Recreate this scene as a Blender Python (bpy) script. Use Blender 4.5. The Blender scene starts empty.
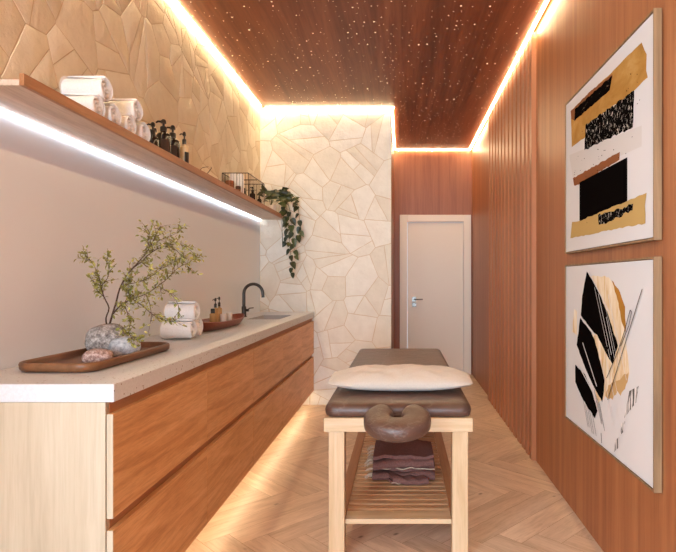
import bpy, bmesh, math, random
from mathutils import Vector, Matrix, noise
R = math.radians
scene = bpy.context.scene
C = scene.collection

# ------------------------------------------------------------------ camera, world, daylight, exposure
cam = bpy.data.cameras.new('camera')
cam_o = bpy.data.objects.new('camera', cam)
C.objects.link(cam_o)
cam_o.location = (0, 0, 1.26)
cam_o.rotation_euler = (R(90), 0, 0)
cam.sensor_width = 36
cam.lens = 36 * 552 / 676
cam.shift_x = -64 / 676
cam.shift_y = 4 / 676
cam.clip_start = 0.02
scene.camera = cam_o

world = bpy.data.worlds.new('world')
scene.world = world
world.use_nodes = True
bg = world.node_tree.nodes['Background']
bg.inputs['Color'].default_value = (0.80, 0.88, 1.0, 1)
bg.inputs['Strength'].default_value = 1.0

def area(name, loc, rot, sx, sy, power, col):
    l = bpy.data.lights.new(name, 'AREA')
    l.shape = 'RECTANGLE'; l.size = sx; l.size_y = sy; l.energy = power; l.color = col
    o = bpy.data.objects.new(name, l); C.objects.link(o)
    o.location = loc; o.rotation_euler = rot
    return o
# daylight through the side window and the glazed front, both behind the camera
area('side_window_daylight', (-1.50, -0.75, 1.50), (0, R(-90), 0), 1.8, 1.8, 180, (0.62, 0.82, 1.0))
area('front_window_daylight', (-0.25, -5.94, 1.50), (R(90), 0, 0), 2.1, 2.6, 470, (0.62, 0.82, 1.0))

scene.view_settings.view_transform = 'Standard'
scene.view_settings.look = 'None'
scene.view_settings.gamma = 1
scene.view_settings.exposure = 0.0
scene.view_settings.use_curve_mapping = False
scene.cycles.use_denoising = True
scene.cycles.max_bounces = 10
scene.cycles.diffuse_bounces = 6
scene.cycles.sample_clamp_indirect = 6

LED_WARM = (1.0, 0.80, 0.47)
LED_WARM_POWER = 74
LED_COOL_POWER = 9
LED_BASE_POWER = 16

# ------------------------------------------------------------------ materials
def lin(h):
    h = h.lstrip('#')
    f = lambda c: c / 12.92 if c <= 0.04045 else ((c + 0.055) / 1.055) ** 2.4
    return tuple(f(int(h[i:i + 2], 16) / 255) for i in (0, 2, 4)) + (1,)

class NT:
    def __init__(self, name):
        self.m = bpy.data.materials.new(name)
        self.m.use_nodes = True
        self.t = self.m.node_tree
        self.b = self.t.nodes['Principled BSDF']
        self.uvmode = False
    def n(self, typ, **kw):
        nd = self.t.nodes.new(typ)
        for k, v in kw.items():
            if k.startswith('i_'):
                key = k[2:]
                nd.inputs[int(key) if key.isdigit() else key].default_value = v
            else:
                setattr(nd, k, v)
        return nd
    def l(self, a, b):
        self.t.links.new(a, b)
    def coord(self, which='Object'):
        return self.n('ShaderNodeTexCoord').outputs[which]
    def mapping(self, src, scale, loc=(0, 0, 0), rot=(0, 0, 0)):
        m = self.n('ShaderNodeMapping')
        m.inputs['Scale'].default_value = scale
        m.inputs['Location'].default_value = loc
        m.inputs['Rotation'].default_value = rot
        self.l(src, m.inputs['Vector'])
        return m.outputs['Vector']
    def noise(self, src, scale, detail=4, rough=0.55, dist=0.0):
        n = self.n('ShaderNodeTexNoise')
        n.inputs['Scale'].default_value = scale
        n.inputs['Detail'].default_value = detail
        n.inputs['Roughness'].default_value = rough
        n.inputs['Distortion'].default_value = dist
        self.l(src, n.inputs['Vector'])
        return n.outputs['Fac']
    def ramp(self, src, stops, interp='LINEAR'):
        r = self.n('ShaderNodeValToRGB')
        r.color_ramp.interpolation = interp
        e = r.color_ramp.elements
        while len(e) < len(stops): e.new(0.5)
        for k, (p, c) in enumerate(stops):
            e[k].position = p; e[k].color = c if len(c) == 4 else tuple(c) + (1,)
        self.l(src, r.inputs['Fac'])
        return r.outputs['Color']
    def mix(self, fac, a, b, mode='MIX'):
        m = self.n('ShaderNodeMix', data_type='RGBA', blend_type=mode)
        for sock, v in ((0, fac), (6, a), (7, b)):
            if hasattr(v, 'is_output'): self.l(v, m.inputs[sock])
            else: m.inputs[sock].default_value = v
        return m.outputs[2]
    def math(self, op, a, b=None, c=None):
        m = self.n('ShaderNodeMath', operation=op)
        for k, v in enumerate((a, b, c)):
            if v is None: continue
            if hasattr(v, 'is_output'): self.l(v, m.inputs[k])
            else: m.inputs[k].default_value = v
        return m.outputs[0]
    def bump(self, h, strength=0.3, dist=0.01):
        b = self.n('ShaderNodeBump')
        b.inputs['Strength'].default_value = strength
        b.inputs['Distance'].default_value = dist
        self.l(h, b.inputs['Height'])
        self.l(b.outputs['Normal'], self.b.inputs['Normal'])
    def base(self, c):
        if hasattr(c, 'is_output'): self.l(c, self.b.inputs['Base Color'])
        else: self.b.inputs['Base Color'].default_value = c
    def set(self, **kw):
        for k, v in kw.items():
            self.b.inputs[k.replace('_', ' ')].default_value = v
        return self.m

def plain(name, col, rough=0.5, metal=0.0, bump=None):
    t = NT(name); t.base(lin(col))
    if bump:
        t.bump(t.noise(t.coord(), bump[0], 3), bump[1], bump[2])
    return t.set(Roughness=rough, Metallic=metal)

def wood(name, dark, mid, light, grain='Z', freq=9.0, stretch=0.07, rough=0.45, uv=False, pores=0.35, tone=False, knots=False, spec=0.4):
    t = NT(name)
    src = t.coord('UV' if uv else 'Object')
    s = {'X': (stretch, 1, 1), 'Y': (1, stretch, 1), 'Z': (1, 1, stretch)}[grain]
    v = t.mapping(src, tuple(q * freq for q in s))
    n1 = t.noise(v, 1.0, 5, 0.6, 0.9)
    v2 = t.mapping(src, tuple(q * freq * 7 for q in (s if grain == 'X' else s)))
    n2 = t.noise(v2, 1.0, 3, 0.7, 0.2)
    col = t.ramp(n1, [(0.30, lin(dark)), (0.5, lin(mid)), (0.70, lin(light))])
    fine = t.ramp(n2, [(0.35, (0.62, 0.56, 0.5)), (0.55, (1, 1, 1))])
    col = t.mix(pores, col, fine, 'MULTIPLY')
    if tone:
        a = t.n('ShaderNodeAttribute', attribute_name='tone').outputs['Fac']
        col = t.mix(1.0, col, t.ramp(a, [(0, (0.82, 0.79, 0.76)), (1, (1.10, 1.09, 1.07))]), 'MULTIPLY')
    if knots:
        vo = t.n('ShaderNodeTexVoronoi', feature='F1')
        t.l(t.mapping(src, (5.0, 9.0, 9.0)), vo.inputs['Vector']); vo.inputs['Scale'].default_value = 1.0
        k = t.ramp(vo.outputs['Distance'], [(0.03, (1, 1, 1)), (0.11, (0, 0, 0))])
        gate = t.math('GREATER_THAN', t.n('ShaderNodeSeparateColor').outputs[0], 0.0)
        sep = gate.node.inputs[0].links[0].from_node
        t.l(vo.outputs['Color'], sep.inputs[0]); gate.node.inputs[1].default_value = 0.55
        col = t.mix(t.math('MULTIPLY', t.math('MULTIPLY', k, gate), 0.75), col, lin('#5b3a22'))
    t.base(col)
    t.bump(n2, 0.06, 0.004)
    t.set(Roughness=rough)
    t.b.inputs['Specular IOR Level'].default_value = spec
    return t.m

def emit(name, col, power):
    t = NT(name)
    t.base((0.9, 0.9, 0.9, 1))
    t.b.inputs['Emission Color'].default_value = tuple(col) + (1,)
    t.b.inputs['Emission Strength'].default_value = power
    return t.m

def stone_mat(name, d, m, l_, mort=None):
    t = NT(name)
    src = t.coord()
    a = t.n('ShaderNodeAttribute', attribute_name='tone').outputs['Fac']
    col = t.ramp(a, [(0.0, lin(d)), (0.5, lin(m)), (1.0, lin(l_))])
    n = t.noise(src, 9, 6, 0.6)
    col = t.mix(0.5, col, t.ramp(n, [(0.3, (0.86, 0.83, 0.79)), (0.65, (1.03, 1.03, 1.03))]), 'MULTIPLY')
    t.base(col)
    t.bump(t.math('ADD', t.noise(src, 9, 3, 0.6), t.math('MULTIPLY', t.noise(src, 40, 6, 0.65), 0.35)), 0.55, 0.02)
    return t.set(Roughness=0.85)

def pebble_mat(name, a, b, c, scale=60):
    t = NT(name)
    src = t.coord()
    n = t.noise(src, scale, 6, 0.75)
    n2 = t.noise(src, scale * 0.22, 3, 0.6)
    col = t.ramp(n, [(0.36, lin(a)), (0.5, lin(b)), (0.62, lin(c))])
    col = t.mix(0.4, col, t.ramp(n2, [(0.35, (0.72, 0.7, 0.68)), (0.65, (1.05, 1.05, 1.05))]), 'MULTIPLY')
    t.base(col); t.bump(n, 0.35, 0.004)
    return t.set(Roughness=0.8)

def fabric(name, a, b, scale=90, bump=0.25, rough=0.95, sheen=0.2):
    t = NT(name)
    src = t.coord()
    n = t.noise(src, scale, 5, 0.7)
    t.base(t.ramp(n, [(0.3, lin(a)), (0.7, lin(b))]))
    t.bump(n, bump, 0.004)
    t.set(Roughness=rough)
    t.b.inputs['Sheen Weight'].default_value = sheen
    return t.m

def ceiling_mat():
    m = wood('ceiling_wood', '#6d3a22', '#884a2d', '#9a5836', 'Y', 7.0, 0.05, 0.5, pores=0.4)
    t = NT.__new__(NT); t.m = m; t.t = m.node_tree; t.b = m.node_tree.nodes['Principled BSDF']
    src = t.coord()
    vo = t.n('ShaderNodeTexVoronoi', feature='F1', voronoi_dimensions='2D')
    vo.inputs['Scale'].default_value = 16.0
    t.l(src, vo.inputs['Vector'])
    sep = t.n('ShaderNodeSeparateColor'); t.l(vo.outputs['Color'], sep.inputs[0])
    # every cell holds one fibre end of its own size, most of them tiny
    size = t.math('MULTIPLY_ADD', t.math('POWER', sep.outputs[0], 6.0), 0.070, 0.030)
    dot = t.math('LESS_THAN', vo.outputs['Distance'], size)
    clump = t.noise(src, 1.6, 2, 0.5)
    gate = t.math('LESS_THAN', sep.outputs[1], t.math('MULTIPLY_ADD', clump, 1.2, -0.12))
    s = t.math('MULTIPLY', dot, gate)
    s = t.math('MULTIPLY', s, t.math('MULTIPLY_ADD', sep.outputs[2], 3.5, 0.8))
    t.b.inputs['Emission Color'].default_value = (1.0, 0.72, 0.45, 1)
    t.l(s, t.b.inputs['Emission Strength'])
    return m

def terrazzo():
    t = NT('white_terrazzo')
    src = t.coord()
    vo = t.n('ShaderNodeTexVoronoi', feature='F1'); vo.inputs['Scale'].default_value = 120
    t.l(src, vo.inputs['Vector'])
    sep = t.n('ShaderNodeSeparateColor'); t.l(vo.outputs['Color'], sep.inputs[0])
    size = t.math('MULTIPLY', sep.outputs[0], 0.42)
    dot = t.math('MULTIPLY', t.math('LESS_THAN', vo.outputs['Distance'], size), t.math('GREATER_THAN', sep.outputs[1], 0.84))
    n = t.noise(src, 120, 4, 0.7)
    col = t.ramp(n, [(0.3, lin('#c6c6c7')), (0.7, lin('#d4d4d6'))])
    t.base(t.mix(dot, col, t.mix(sep.outputs[2], lin('#5d4634'), lin('#9a8470'))))
    return t.set(Roughness=0.5)

def leather():
    t = NT('brown_leather')
    src = t.coord()
    n = t.noise(src, 5, 6, 0.65)
    n2 = t.noise(src, 160, 3, 0.6)
    vo = t.n('ShaderNodeTexVoronoi', feature='DISTANCE_TO_EDGE'); vo.inputs['Scale'].default_value = 5
    t.l(t.mix(0.12, src, t.n('ShaderNodeTexNoise').outputs['Color']), vo.inputs['Vector'])
    cr = t.ramp(vo.outputs['Distance'], [(0.0, (0, 0, 0)), (0.03, (1, 1, 1))])
    col = t.ramp(n, [(0.3, lin('#452d24')), (0.7, lin('#5e4135'))])
    col = t.mix(0.05, col, t.ramp(cr, [(0, (1.0, 0.9, 0.8)), (1, (0.2, 0.13, 0.1))]))
    t.base(col)
    t.bump(t.math('ADD', t.math('MULTIPLY', n2, 0.12), t.math('ADD', n, t.math('MULTIPLY', cr, 0.05))), 0.35, 0.02)
    t.set(Roughness=0.38)
    t.b.inputs['Specular IOR Level'].default_value = 0.5
    return t.m

def broken_black():
    t = NT('broken_black_print')
    v = t.mapping(t.coord(), (1, 70, 45))
    n = t.noise(v, 1.0, 5, 0.7, 0.5)
    t.base(t.ramp(n, [(0.57, lin('#0d0908')), (0.64, lin('#d9cbbd'))]))
    return t.set(Roughness=0.6)

M = dict(
    veneer=wood('wall_veneer', '#8c5030', '#9e613b', '#ac7046', 'Z', 14, 0.03, 0.42, pores=0.3),
    slat_veneer=wood('slat_veneer', '#9d6141', '#a86b48', '#b0744f', 'Z', 2.5, 0.05, 0.42, pores=0.12),
    veneer_dark=wood('far_wall_veneer', '#80482c', '#925636', '#9f613f', 'Z', 10, 0.04, 0.42, pores=0.3),
    ceiling=ceiling_mat(),
    plaster=plain('white_plaster', '#e2e6ec', 0.8),
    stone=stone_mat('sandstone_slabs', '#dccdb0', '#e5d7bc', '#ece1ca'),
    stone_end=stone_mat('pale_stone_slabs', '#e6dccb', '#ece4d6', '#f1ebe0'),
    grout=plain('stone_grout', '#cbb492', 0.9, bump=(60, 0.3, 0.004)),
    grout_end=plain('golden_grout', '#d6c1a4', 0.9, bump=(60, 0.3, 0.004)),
    floor=wood('oak_floor', '#c3a68c', '#d8bca2', '#e4cbb3', 'X', 12, 0.12, 0.38, uv=True, pores=0.35, tone=True, knots=True),
    floor_gap=plain('floor_gap', '#97714f', 0.7),
    drawer=wood('drawer_veneer', '#bb8250', '#d39c68', '#e0ae7c', 'Y', 24, 0.07, 0.42, pores=0.4),
    carcass=wood('cabinet_carcass', '#a06a44', '#ae7850', '#b8845a', 'Y', 16, 0.10, 0.5, pores=0.3),
    maple=wood('pale_maple', '#b09f85', '#beae95', '#c8b9a1', 'Z', 11, 0.05, 0.5, pores=0.22),
    shelf=wood('shelf_oak', '#bda58f', '#d0b9a4', '#dac5b2', 'Y', 18, 0.07, 0.5, pores=0.4),
    shelf_lip=wood('shelf_edge_oak', '#94623c', '#a9744b', '#b58158', 'Y', 20, 0.06, 0.45, pores=0.35),
    beech=wood('beech_wood', '#c2a077', '#cdae88', '#d6b996', 'Z', 22, 0.05, 0.4, pores=0.25),
    beech_x=wood('beech_wood_lengthways', '#c2a077', '#cdae88', '#d6b996', 'X', 22, 0.05, 0.4, pores=0.25),
    slat=wood('brown_slat_wood', '#a97d55', '#bd9168', '#c99f77', 'X', 22, 0.05, 0.4, pores=0.25),
    rail=wood('shaded_rail_wood', '#8a5732', '#9c683f', '#a87449', 'Y', 22, 0.05, 0.45, pores=0.25),  # darker than the beech: shade under the table put into the colour
    terrazzo=terrazzo(),
    leather=leather(),
    basin=plain('grey_basin', '#a9a5a2', 0.35),
    door=plain('door_paint', '#e6d6c4', 0.45),
    steel=plain('brushed_steel', '#6f6964', 0.3, 1.0),
    gunmetal=plain('gunmetal', '#4d4946', 0.28, 1.0),
    black=plain('black_plastic', '#0a0706', 0.35),
    bottle=plain('black_bottle', '#120a07', 0.18),
    amber=plain('amber_bottle', '#b99a68', 0.2),
    clear=plain('pale_bottle', '#d8bd92', 0.2),
    tag=plain('dark_brown_trim', '#3d2a22', 0.6),  # dark brown for bottle bands and a jar lid
    cotton=fabric('white_cotton', '#e6e3df', '#f4f2ef', 160, 0.35),
    linen=fabric('cream_linen', '#c0b1a3', '#d0c3b6', 200, 0.2),
    plum=fabric('plum_brown_towelling', '#5c3a34', '#84584e', 120, 0.6, sheen=0.0),
    hem=fabric('beige_hem', '#a08a74', '#c4ac94', 150, 0.4, sheen=0.0),
    walnut=wood('walnut_tray', '#5d3a22', '#7a5132', '#8d6140', 'Y', 14, 0.1, 0.4, pores=0.3),
    mahogany=wood('red_wood_dish', '#6b2c18', '#823a22', '#91462b', 'Y', 14, 0.1, 0.35, pores=0.25),
    pebble_grey=pebble_mat('grey_pebble', '#5a534f', '#9a928c', '#c9c2bb', 55),
    pebble_pink=pebble_mat('pink_pebble', '#7d5d52', '#ad8f85', '#dcc8be', 90),
    pebble_blue=pebble_mat('blue_grey_pebble', '#8a9098', '#b4b8be', '#d2d5d8', 60),
    bark=plain('dark_bark', '#4a3428', 0.85),
    leaf=plain('olive_leaf', '#7d7a34', 0.6),
    leaf_pale=plain('pale_leaf', '#a8a25a', 0.6),
    pothos=plain('deep_green_leaf', '#2a3010', 0.45),
    pothos2=plain('mid_green_leaf', '#434a1e', 0.45),
    vine=plain('green_vine', '#56592c', 0.6),
    pot=plain('cream_ceramic', '#efe9de', 0.4),
    soil=plain('potting_soil', '#35251b', 0.95),
    copper=plain('copper_band', '#9c5f3c', 0.45, 0.3),
    wire=plain('dark_wire', '#3a2c24', 0.4, 0.6),
    paper=plain('art_paper', '#d4cecb', 0.8),
    frame_oak=wood('frame_oak', '#78593d', '#896949', '#977655', 'Z', 25, 0.05, 0.5, pores=0.25),
    gold=NT('gold_paint').m, ochre=plain('ochre_paint', '#a87432', 0.5), sand=NT('sand_paint').m,
    rust=plain('rust_paint', '#875436', 0.6, bump=(120, 0.5, 0.002)), ink=plain('black_paint', '#0d0908', 0.55),
    pale=plain('pale_wash', '#cdc5bf', 0.8), ink_broken=broken_black(), hatch=NT('grey_hatch').m,
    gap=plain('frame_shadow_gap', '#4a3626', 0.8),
    led_warm=emit('warm_led', LED_WARM, LED_WARM_POWER),
    led_cool=emit('white_led', (0.78, 0.89, 1.0), LED_COOL_POWER),
    led_base=emit('amber_led', (1.0, 0.82, 0.52), LED_BASE_POWER),
)
def paint_mat(m, stops, scale):
    t = NT.__new__(NT); t.m = m; t.t = m.node_tree; t.b = m.node_tree.nodes['Principled BSDF']
    n = t.noise(t.mapping(t.coord(), scale), 1.0, 5, 0.65, 0.6)
    t.base(t.ramp(n, stops)); t.set(Roughness=0.55)
paint_mat(M['gold'], [(0.3, lin('#9c6f34')), (0.5, lin('#ae8144')), (0.7, lin('#bd955a'))], (1, 4, 9))
paint_mat(M['sand'], [(0.30, lin('#c99f69')), (0.48, lin('#dfc7a3')), (0.68, lin('#ecdfcb'))], (1, 26, 4))
paint_mat(M['hatch'], [(0.45, lin('#5a524e')), (0.55, lin('#e4dad2'))], (1, 70, 9))

# ------------------------------------------------------------------ mesh helpers
class MB:
    """Collects shapes into one mesh object."""
    def __init__(self):
        self.bm = bmesh.new(); self.mi = 0
        self.tone = self.bm.faces.layers.float.new('tone')
        self.uv = self.bm.loops.layers.uv.new('UVMap')
    def face(self, vs, mi=None):
        try: f = self.bm.faces.new(vs)
        except ValueError: return None
        f.material_index = self.mi if mi is None else mi
        return f
    def poly(self, pts, mi=None):
        return self.face([self.bm.verts.new(p) for p in pts], mi)
    def box(self, x0, x1, y0, y1, z0, z1):
        v = [self.bm.verts.new((x, y, z)) for x in (x0, x1) for y in (y0, y1) for z in (z0, z1)]
        for q in ((0, 1, 3, 2), (4, 6, 7, 5), (0, 4, 5, 1), (2, 3, 7, 6), (0, 2, 6, 4), (1, 5, 7, 3)):
            self.face([v[i] for i in q])
        return self
    def rings(self, rings, cap0=True, cap1=True, closed=True):
        vr = [[self.bm.verts.new(p) for p in r] for r in rings]
        n = len(vr[0])
        for a, b in zip(vr, vr[1:]):
            for i in range(n if closed else n - 1):
                j = (i + 1) % n
                self.face([a[i], a[j], b[j], b[i]])
        if cap0: self.face(vr[0][::-1])
        if cap1: self.face(vr[-1])
        return self
    def lathe(self, prof, c=(0, 0, 0), seg=24, cap0=True, cap1=True):
        rs = [[(c[0] + r * math.cos(2 * math.pi * k / seg), c[1] + r * math.sin(2 * math.pi * k / seg), c[2] + z) for k in range(seg)] for r, z in prof]
        return self.rings(rs, cap0, cap1)
    def tube(self, pts, rad, seg=8):
        pts = [Vector(p) for p in pts]
        rad = rad if hasattr(rad, '__len__') else [rad] * len(pts)
        rs = []; up = None
        for i, p in enumerate(pts):
            d = (pts[min(i + 1, len(pts) - 1)] - pts[max(i - 1, 0)]).normalized()
            if up is None: up = d.orthogonal().normalized()
            up = (up - d * up.dot(d))
            up = up.normalized() if up.length > 1e-5 else d.orthogonal().normalized()
            w = d.cross(up)
            rs.append([p + (up * math.cos(2 * math.pi * k / seg) + w * math.sin(2 * math.pi * k / seg)) * rad[i] for k in range(seg)])
        return self.rings(rs)
    def prism(self, outline, axis, a, b):
        """outline: 2D points; axis 'X','Y','Z' is the extrusion direction."""
        f = {'X': lambda p, t: (t, p[0], p[1]), 'Y': lambda p, t: (p[0], t, p[1]), 'Z': lambda p, t: (p[0], p[1], t)}[axis]
        return self.rings([[f(p, a) for p in outline], [f(p, b) for p in outline]])
    def build(self, name, mats, parent=None, smooth=None, bevel=None, subsurf=0, recalc=True):
        if recalc: bmesh.ops.recalc_face_normals(self.bm, faces=self.bm.faces)
        me = bpy.data.meshes.new(name)
        self.bm.to_mesh(me); self.bm.free()
        for m in (mats if isinstance(mats, (list, tuple)) else [mats]): me.materials.append(m)
        o = bpy.data.objects.new(name, me); C.objects.link(o)
        if parent: o.parent = parent
        if smooth is not None:
            me.polygons.foreach_set('use_smooth', [True] * len(me.polygons))
            me.set_sharp_from_angle(angle=R(smooth))
        if bevel:
            b = o.modifiers.new('bevel', 'BEVEL'); b.width = bevel; b.segments = 2; b.limit_method = 'ANGLE'; b.angle_limit = R(40)
        if subsurf:
            s = o.modifiers.new('subsurf', 'SUBSURF'); s.levels = s.render_levels = subsurf
        return o

def thing(name, label, cat, loc=(0, 0, 0), rz=0, group=None):
    o = bpy.data.objects.new(name, None); C.objects.link(o)
    o.empty_display_size = 0.05
    o.location = loc; o.rotation_euler = (0, 0, rz)
    return tag(o, label, cat, group)
def tag(o, label, cat, group=None):
    o['label'] = label; o['category'] = cat
    if group: o['group'] = group
    return o
def structure(o):
    o['kind'] = 'structure'; return o
def dup(root, loc, label, rz=None, group=None):
    r = root.copy(); C.objects.link(r); r.location = loc; r['label'] = label
    if rz is not None: r.rotation_euler = (0, 0, rz)
    if group: r['group'] = group
    for ch in list(root.children):
        c = ch.copy(); C.objects.link(c); c.parent = r
        for g in list(ch.children):
            d = g.copy(); C.objects.link(d); d.parent = c
    return r

# ------------------------------------------------------------------ the room
XL, XR, XS = -1.434, 0.935, -0.11       # left wall, right wall, free edge of the stone wall
YB, YS, YF, H = -6.0, 5.576, 7.37, 3.0  # front glazing, stone wall, door wall, ceiling

def herringbone():
    rnd = random.Random(4)
    mb = MB()
    w, n = 0.135, 6
    L = w * n
    c45 = math.sqrt(0.5)
    def clip(poly):
        for ax, lim, sg in ((0, XL, 1), (0, XR, -1), (1, YB, 1), (1, YF, -1)):
            out = []
            for i in range(len(poly)):
                a, b = poly[i], poly[(i + 1) % len(poly)]
                da, db = (a[ax] - lim) * sg, (b[ax] - lim) * sg
                if da >= 0: out.append(a)
                if (da >= 0) != (db >= 0):
                    t = da / (da - db); out.append(tuple(a[k] + (b[k] - a[k]) * t for k in range(4)))
            poly = out
            if len(poly) < 3: return None
        return poly
    g = 0.0008
    for m in range(-12, 13):
        for k in range(-90, 110):
            for kind in (0, 1):
                x, y = (k + 2 * n * m) * w, (k + kind) * w
                sx, sy = (L, w) if kind == 0 else (w, L)
                ou, ov = rnd.uniform(0, 50), rnd.uniform(0, 50)
                poly = []
                for cx, cy in ((g, g), (sx - g, g), (sx - g, sy - g), (g, sy - g)):
                    px, py = x + cx, y + cy
                    u, v = (cx, cy) if kind == 0 else (cy, cx)
                    poly.append((c45 * (px + py), c45 * (py - px) + 0.35, u + ou, v + ov))
                t = min(1, max(0, rnd.gauss(0.55, 0.24)))
                poly = clip(poly)
                if not poly: continue
                f = mb.poly([(p[0], p[1], 0) for p in poly])
                if f:
                    f[mb.tone] = t
                    for lp, p in zip(f.loops, poly): lp[mb.uv].uv = (p[2], p[3])
    for f in mb.bm.faces:
        f.normal_update()
        if f.normal.z < 0: f.normal_flip()
    fl = mb.build('floor', M['floor'], recalc=False)
    structure(fl)
    sub = MB().box(XL - .1, XR + .1, YB - .1, YF + .1, -0.08, -0.002).build('floor_base', M['floor_gap'], fl)
    return fl
herringbone()

def crazy_paving(name, mat, groutmat, parent, w, h, to3d, nx, nz, seed, gap, rise):
    """Broken stone slabs laid over a w by h wall: one mesh, each slab with its own relief."""
    rnd = random.Random(seed)
    pts = []
    target = nx * nz
    tries = 0
    mean = math.sqrt(w * h / target)
    while len(pts) < target and tries < 20000:
        tries += 1
        p = (rnd.uniform(-.1, w + .1), rnd.uniform(-.1, h + .1))
        dmin = mean * rnd.choice((0.45, 0.65, 0.85))
        if all((p[0] - q[0]) ** 2 + (p[1] - q[1]) ** 2 > dmin ** 2 for q in pts): pts.append(p)
    def cut(poly, p0, nrm, off):
        f = lambda a: (a[0] - p0[0]) * nrm[0] + (a[1] - p0[1]) * nrm[1] + off
        out = []
        for k in range(len(poly)):
            a, b = poly[k], poly[(k + 1) % len(poly)]
            fa, fb = f(a), f(b)
            if fa <= 0: out.append(a)
            if (fa <= 0) != (fb <= 0):
                t = fa / (fa - fb); out.append((a[0] + (b[0] - a[0]) * t, a[1] + (b[1] - a[1]) * t))
        return out
    mb = MB()
    cells = []
    for i, p in enumerate(pts):
        poly = [(0, 0), (w, 0), (w, h), (0, h)]
        for q in sorted((q for j, q in enumerate(pts) if j != i), key=lambda q: (q[0] - p[0]) ** 2 + (q[1] - p[1]) ** 2)[:30]:
            dx, dz = q[0] - p[0], q[1] - p[1]; ln = math.hypot(dx, dz)
            poly = cut(poly, ((p[0] + q[0]) / 2, (p[1] + q[1]) / 2), (dx / ln, dz / ln), gap / 2)
            if len(poly) < 3: break
        if len(poly) < 3: continue
        # some slabs are broken once more into angular shards
        work = [poly]
        for _ in range(2):
            nxt = []
            for q in work:
                A = abs(sum(q[k][0] * q[(k + 1) % len(q)][1] - q[(k + 1) % len(q)][0] * q[k][1] for k in range(len(q)))) / 2
                if rnd.random() < min(.85, A / (mean * mean) * .5):
                    cx = sum(v[0] for v in q) / len(q); cz = sum(v[1] for v in q) / len(q)
                    th = rnd.uniform(0, math.pi); n = (math.cos(th), math.sin(th)); e = rnd.uniform(-.22, .22) * math.sqrt(A)
                    pc = (cx + n[0] * e, cz + n[1] * e)
                    for r_ in (cut(q, pc, n, gap / 2), cut(q, pc, (-n[0], -n[1]), gap / 2)):
                        if len(r_) >= 3: nxt.append(r_)
                else: nxt.append(q)
            work = nxt
        cells += work
    for poly in cells:
        fine = []
        for k in range(len(poly)):
            a, b = poly[k], poly[(k + 1) % len(poly)]
            L = math.hypot(b[0] - a[0], b[1] - a[1])
            seg = max(1, int(L / 0.05))
            for s in range(seg):
                t = s / seg
                e = 0 if s == 0 else rnd.uniform(-.5, .35) * gap
                nx_, nz_ = (b[1] - a[1]) / max(L, 1e-6), -(b[0] - a[0]) / max(L, 1e-6)
                fine.append((a[0] + (b[0] - a[0]) * t + nx_ * e, a[1] + (b[1] - a[1]) * t + nz_ * e))
        cx = sum(a[0] for a in fine) / len(fine); cz = sum(a[1] for a in fine) / len(fine)
        tilt = (rnd.uniform(-1, 1) * rise * 1.6, rnd.uniform(-1, 1) * rise * 1.6); hh = rise * rnd.uniform(.6, 1.3)
        rs = []
        for ins, dep in ((0, -.002), (.001, hh * .75), (.006, hh)):
            ring = []
            for a in fine:
                vx, vz = a[0] - cx, a[1] - cz
                L = max(math.hypot(vx, vz), 1e-6); s = max(0.2, 1 - ins / L)
                d = dep + (tilt[0] * vx + tilt[1] * vz if dep > 0 else 0)
                ring.append(to3d(cx + vx * s, cz + vz * s, max(d, .0008) if dep > 0 else d))
            rs.append(ring)
        n0 = len(mb.bm.faces)
        mb.rings(rs, cap0=False)
        mb.bm.faces.ensure_lookup_table()
        tone = rnd.random()
        for f in mb.bm.faces[n0:]: f[mb.tone] = tone
    o = mb.build(name, mat, parent, smooth=25)
    g = MB(); g.poly([to3d(0, 0, .0005), to3d(w, 0, .0005), to3d(w, h, .0005), to3d(0, h, .0005)])
    g.build('grout', groutmat, o)
    return o

# left wall with a window opening near the viewer
wy0, wy1, wz0, wz1 = -1.7, 0.2, 0.55, 2.45
lw = MB()
lw.box(XL - .12, XL, YB, wy0, 0, H + .12); lw.box(XL - .12, XL, wy1, YS + .1, 0, H + .12)
lw.box(XL - .12, XL, wy0, wy1, 0, wz0); lw.box(XL - .12, XL, wy0, wy1, wz1, H + .12)
wall_left = structure(lw.build('wall_left', M['plaster']))
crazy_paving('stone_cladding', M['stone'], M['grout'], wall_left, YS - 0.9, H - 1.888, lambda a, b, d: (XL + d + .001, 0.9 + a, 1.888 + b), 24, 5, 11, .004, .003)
wf = MB()
for z0, z1 in ((wz0, wz0 + .05), (wz1 - .05, wz1)): wf.box(XL - .09, XL - .02, wy0, wy1, z0, z1)
for y0 in (wy0, (wy0 + wy1) / 2 - .025, wy1 - .05): wf.box(XL - .085, XL - .025, y0, y0 + .05, wz0 + .05, wz1 - .05)
structure(wf.build('window_1', M['door'], bevel=.004))
# stone end wall and the return towards the door
wall_end = structure(MB().box(XL - .1, XS, YS, YS + .1, 0, H + .12).build('wall_end', M['plaster']))
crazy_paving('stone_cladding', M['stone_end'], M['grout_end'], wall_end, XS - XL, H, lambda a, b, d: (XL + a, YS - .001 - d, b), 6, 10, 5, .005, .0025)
structure(MB().box(XS - .1, XS, YS + .1, YF, 0, H + .12).build('wall_return', M['veneer_dark']))
# door wall around its opening
dx0, dx1, dz1 = 0.045, 0.845, 2.045
fw = MB()
fw.box(XS - .1, dx0, YF, YF + .1, 0, H + .12); fw.box(dx1, XR + .1, YF, YF + .1, 0, H + .12); fw.box(dx0, dx1, YF, YF + .1, dz1, H + .12)
structure(fw.build('wall_far', M['veneer_dark']))
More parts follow.
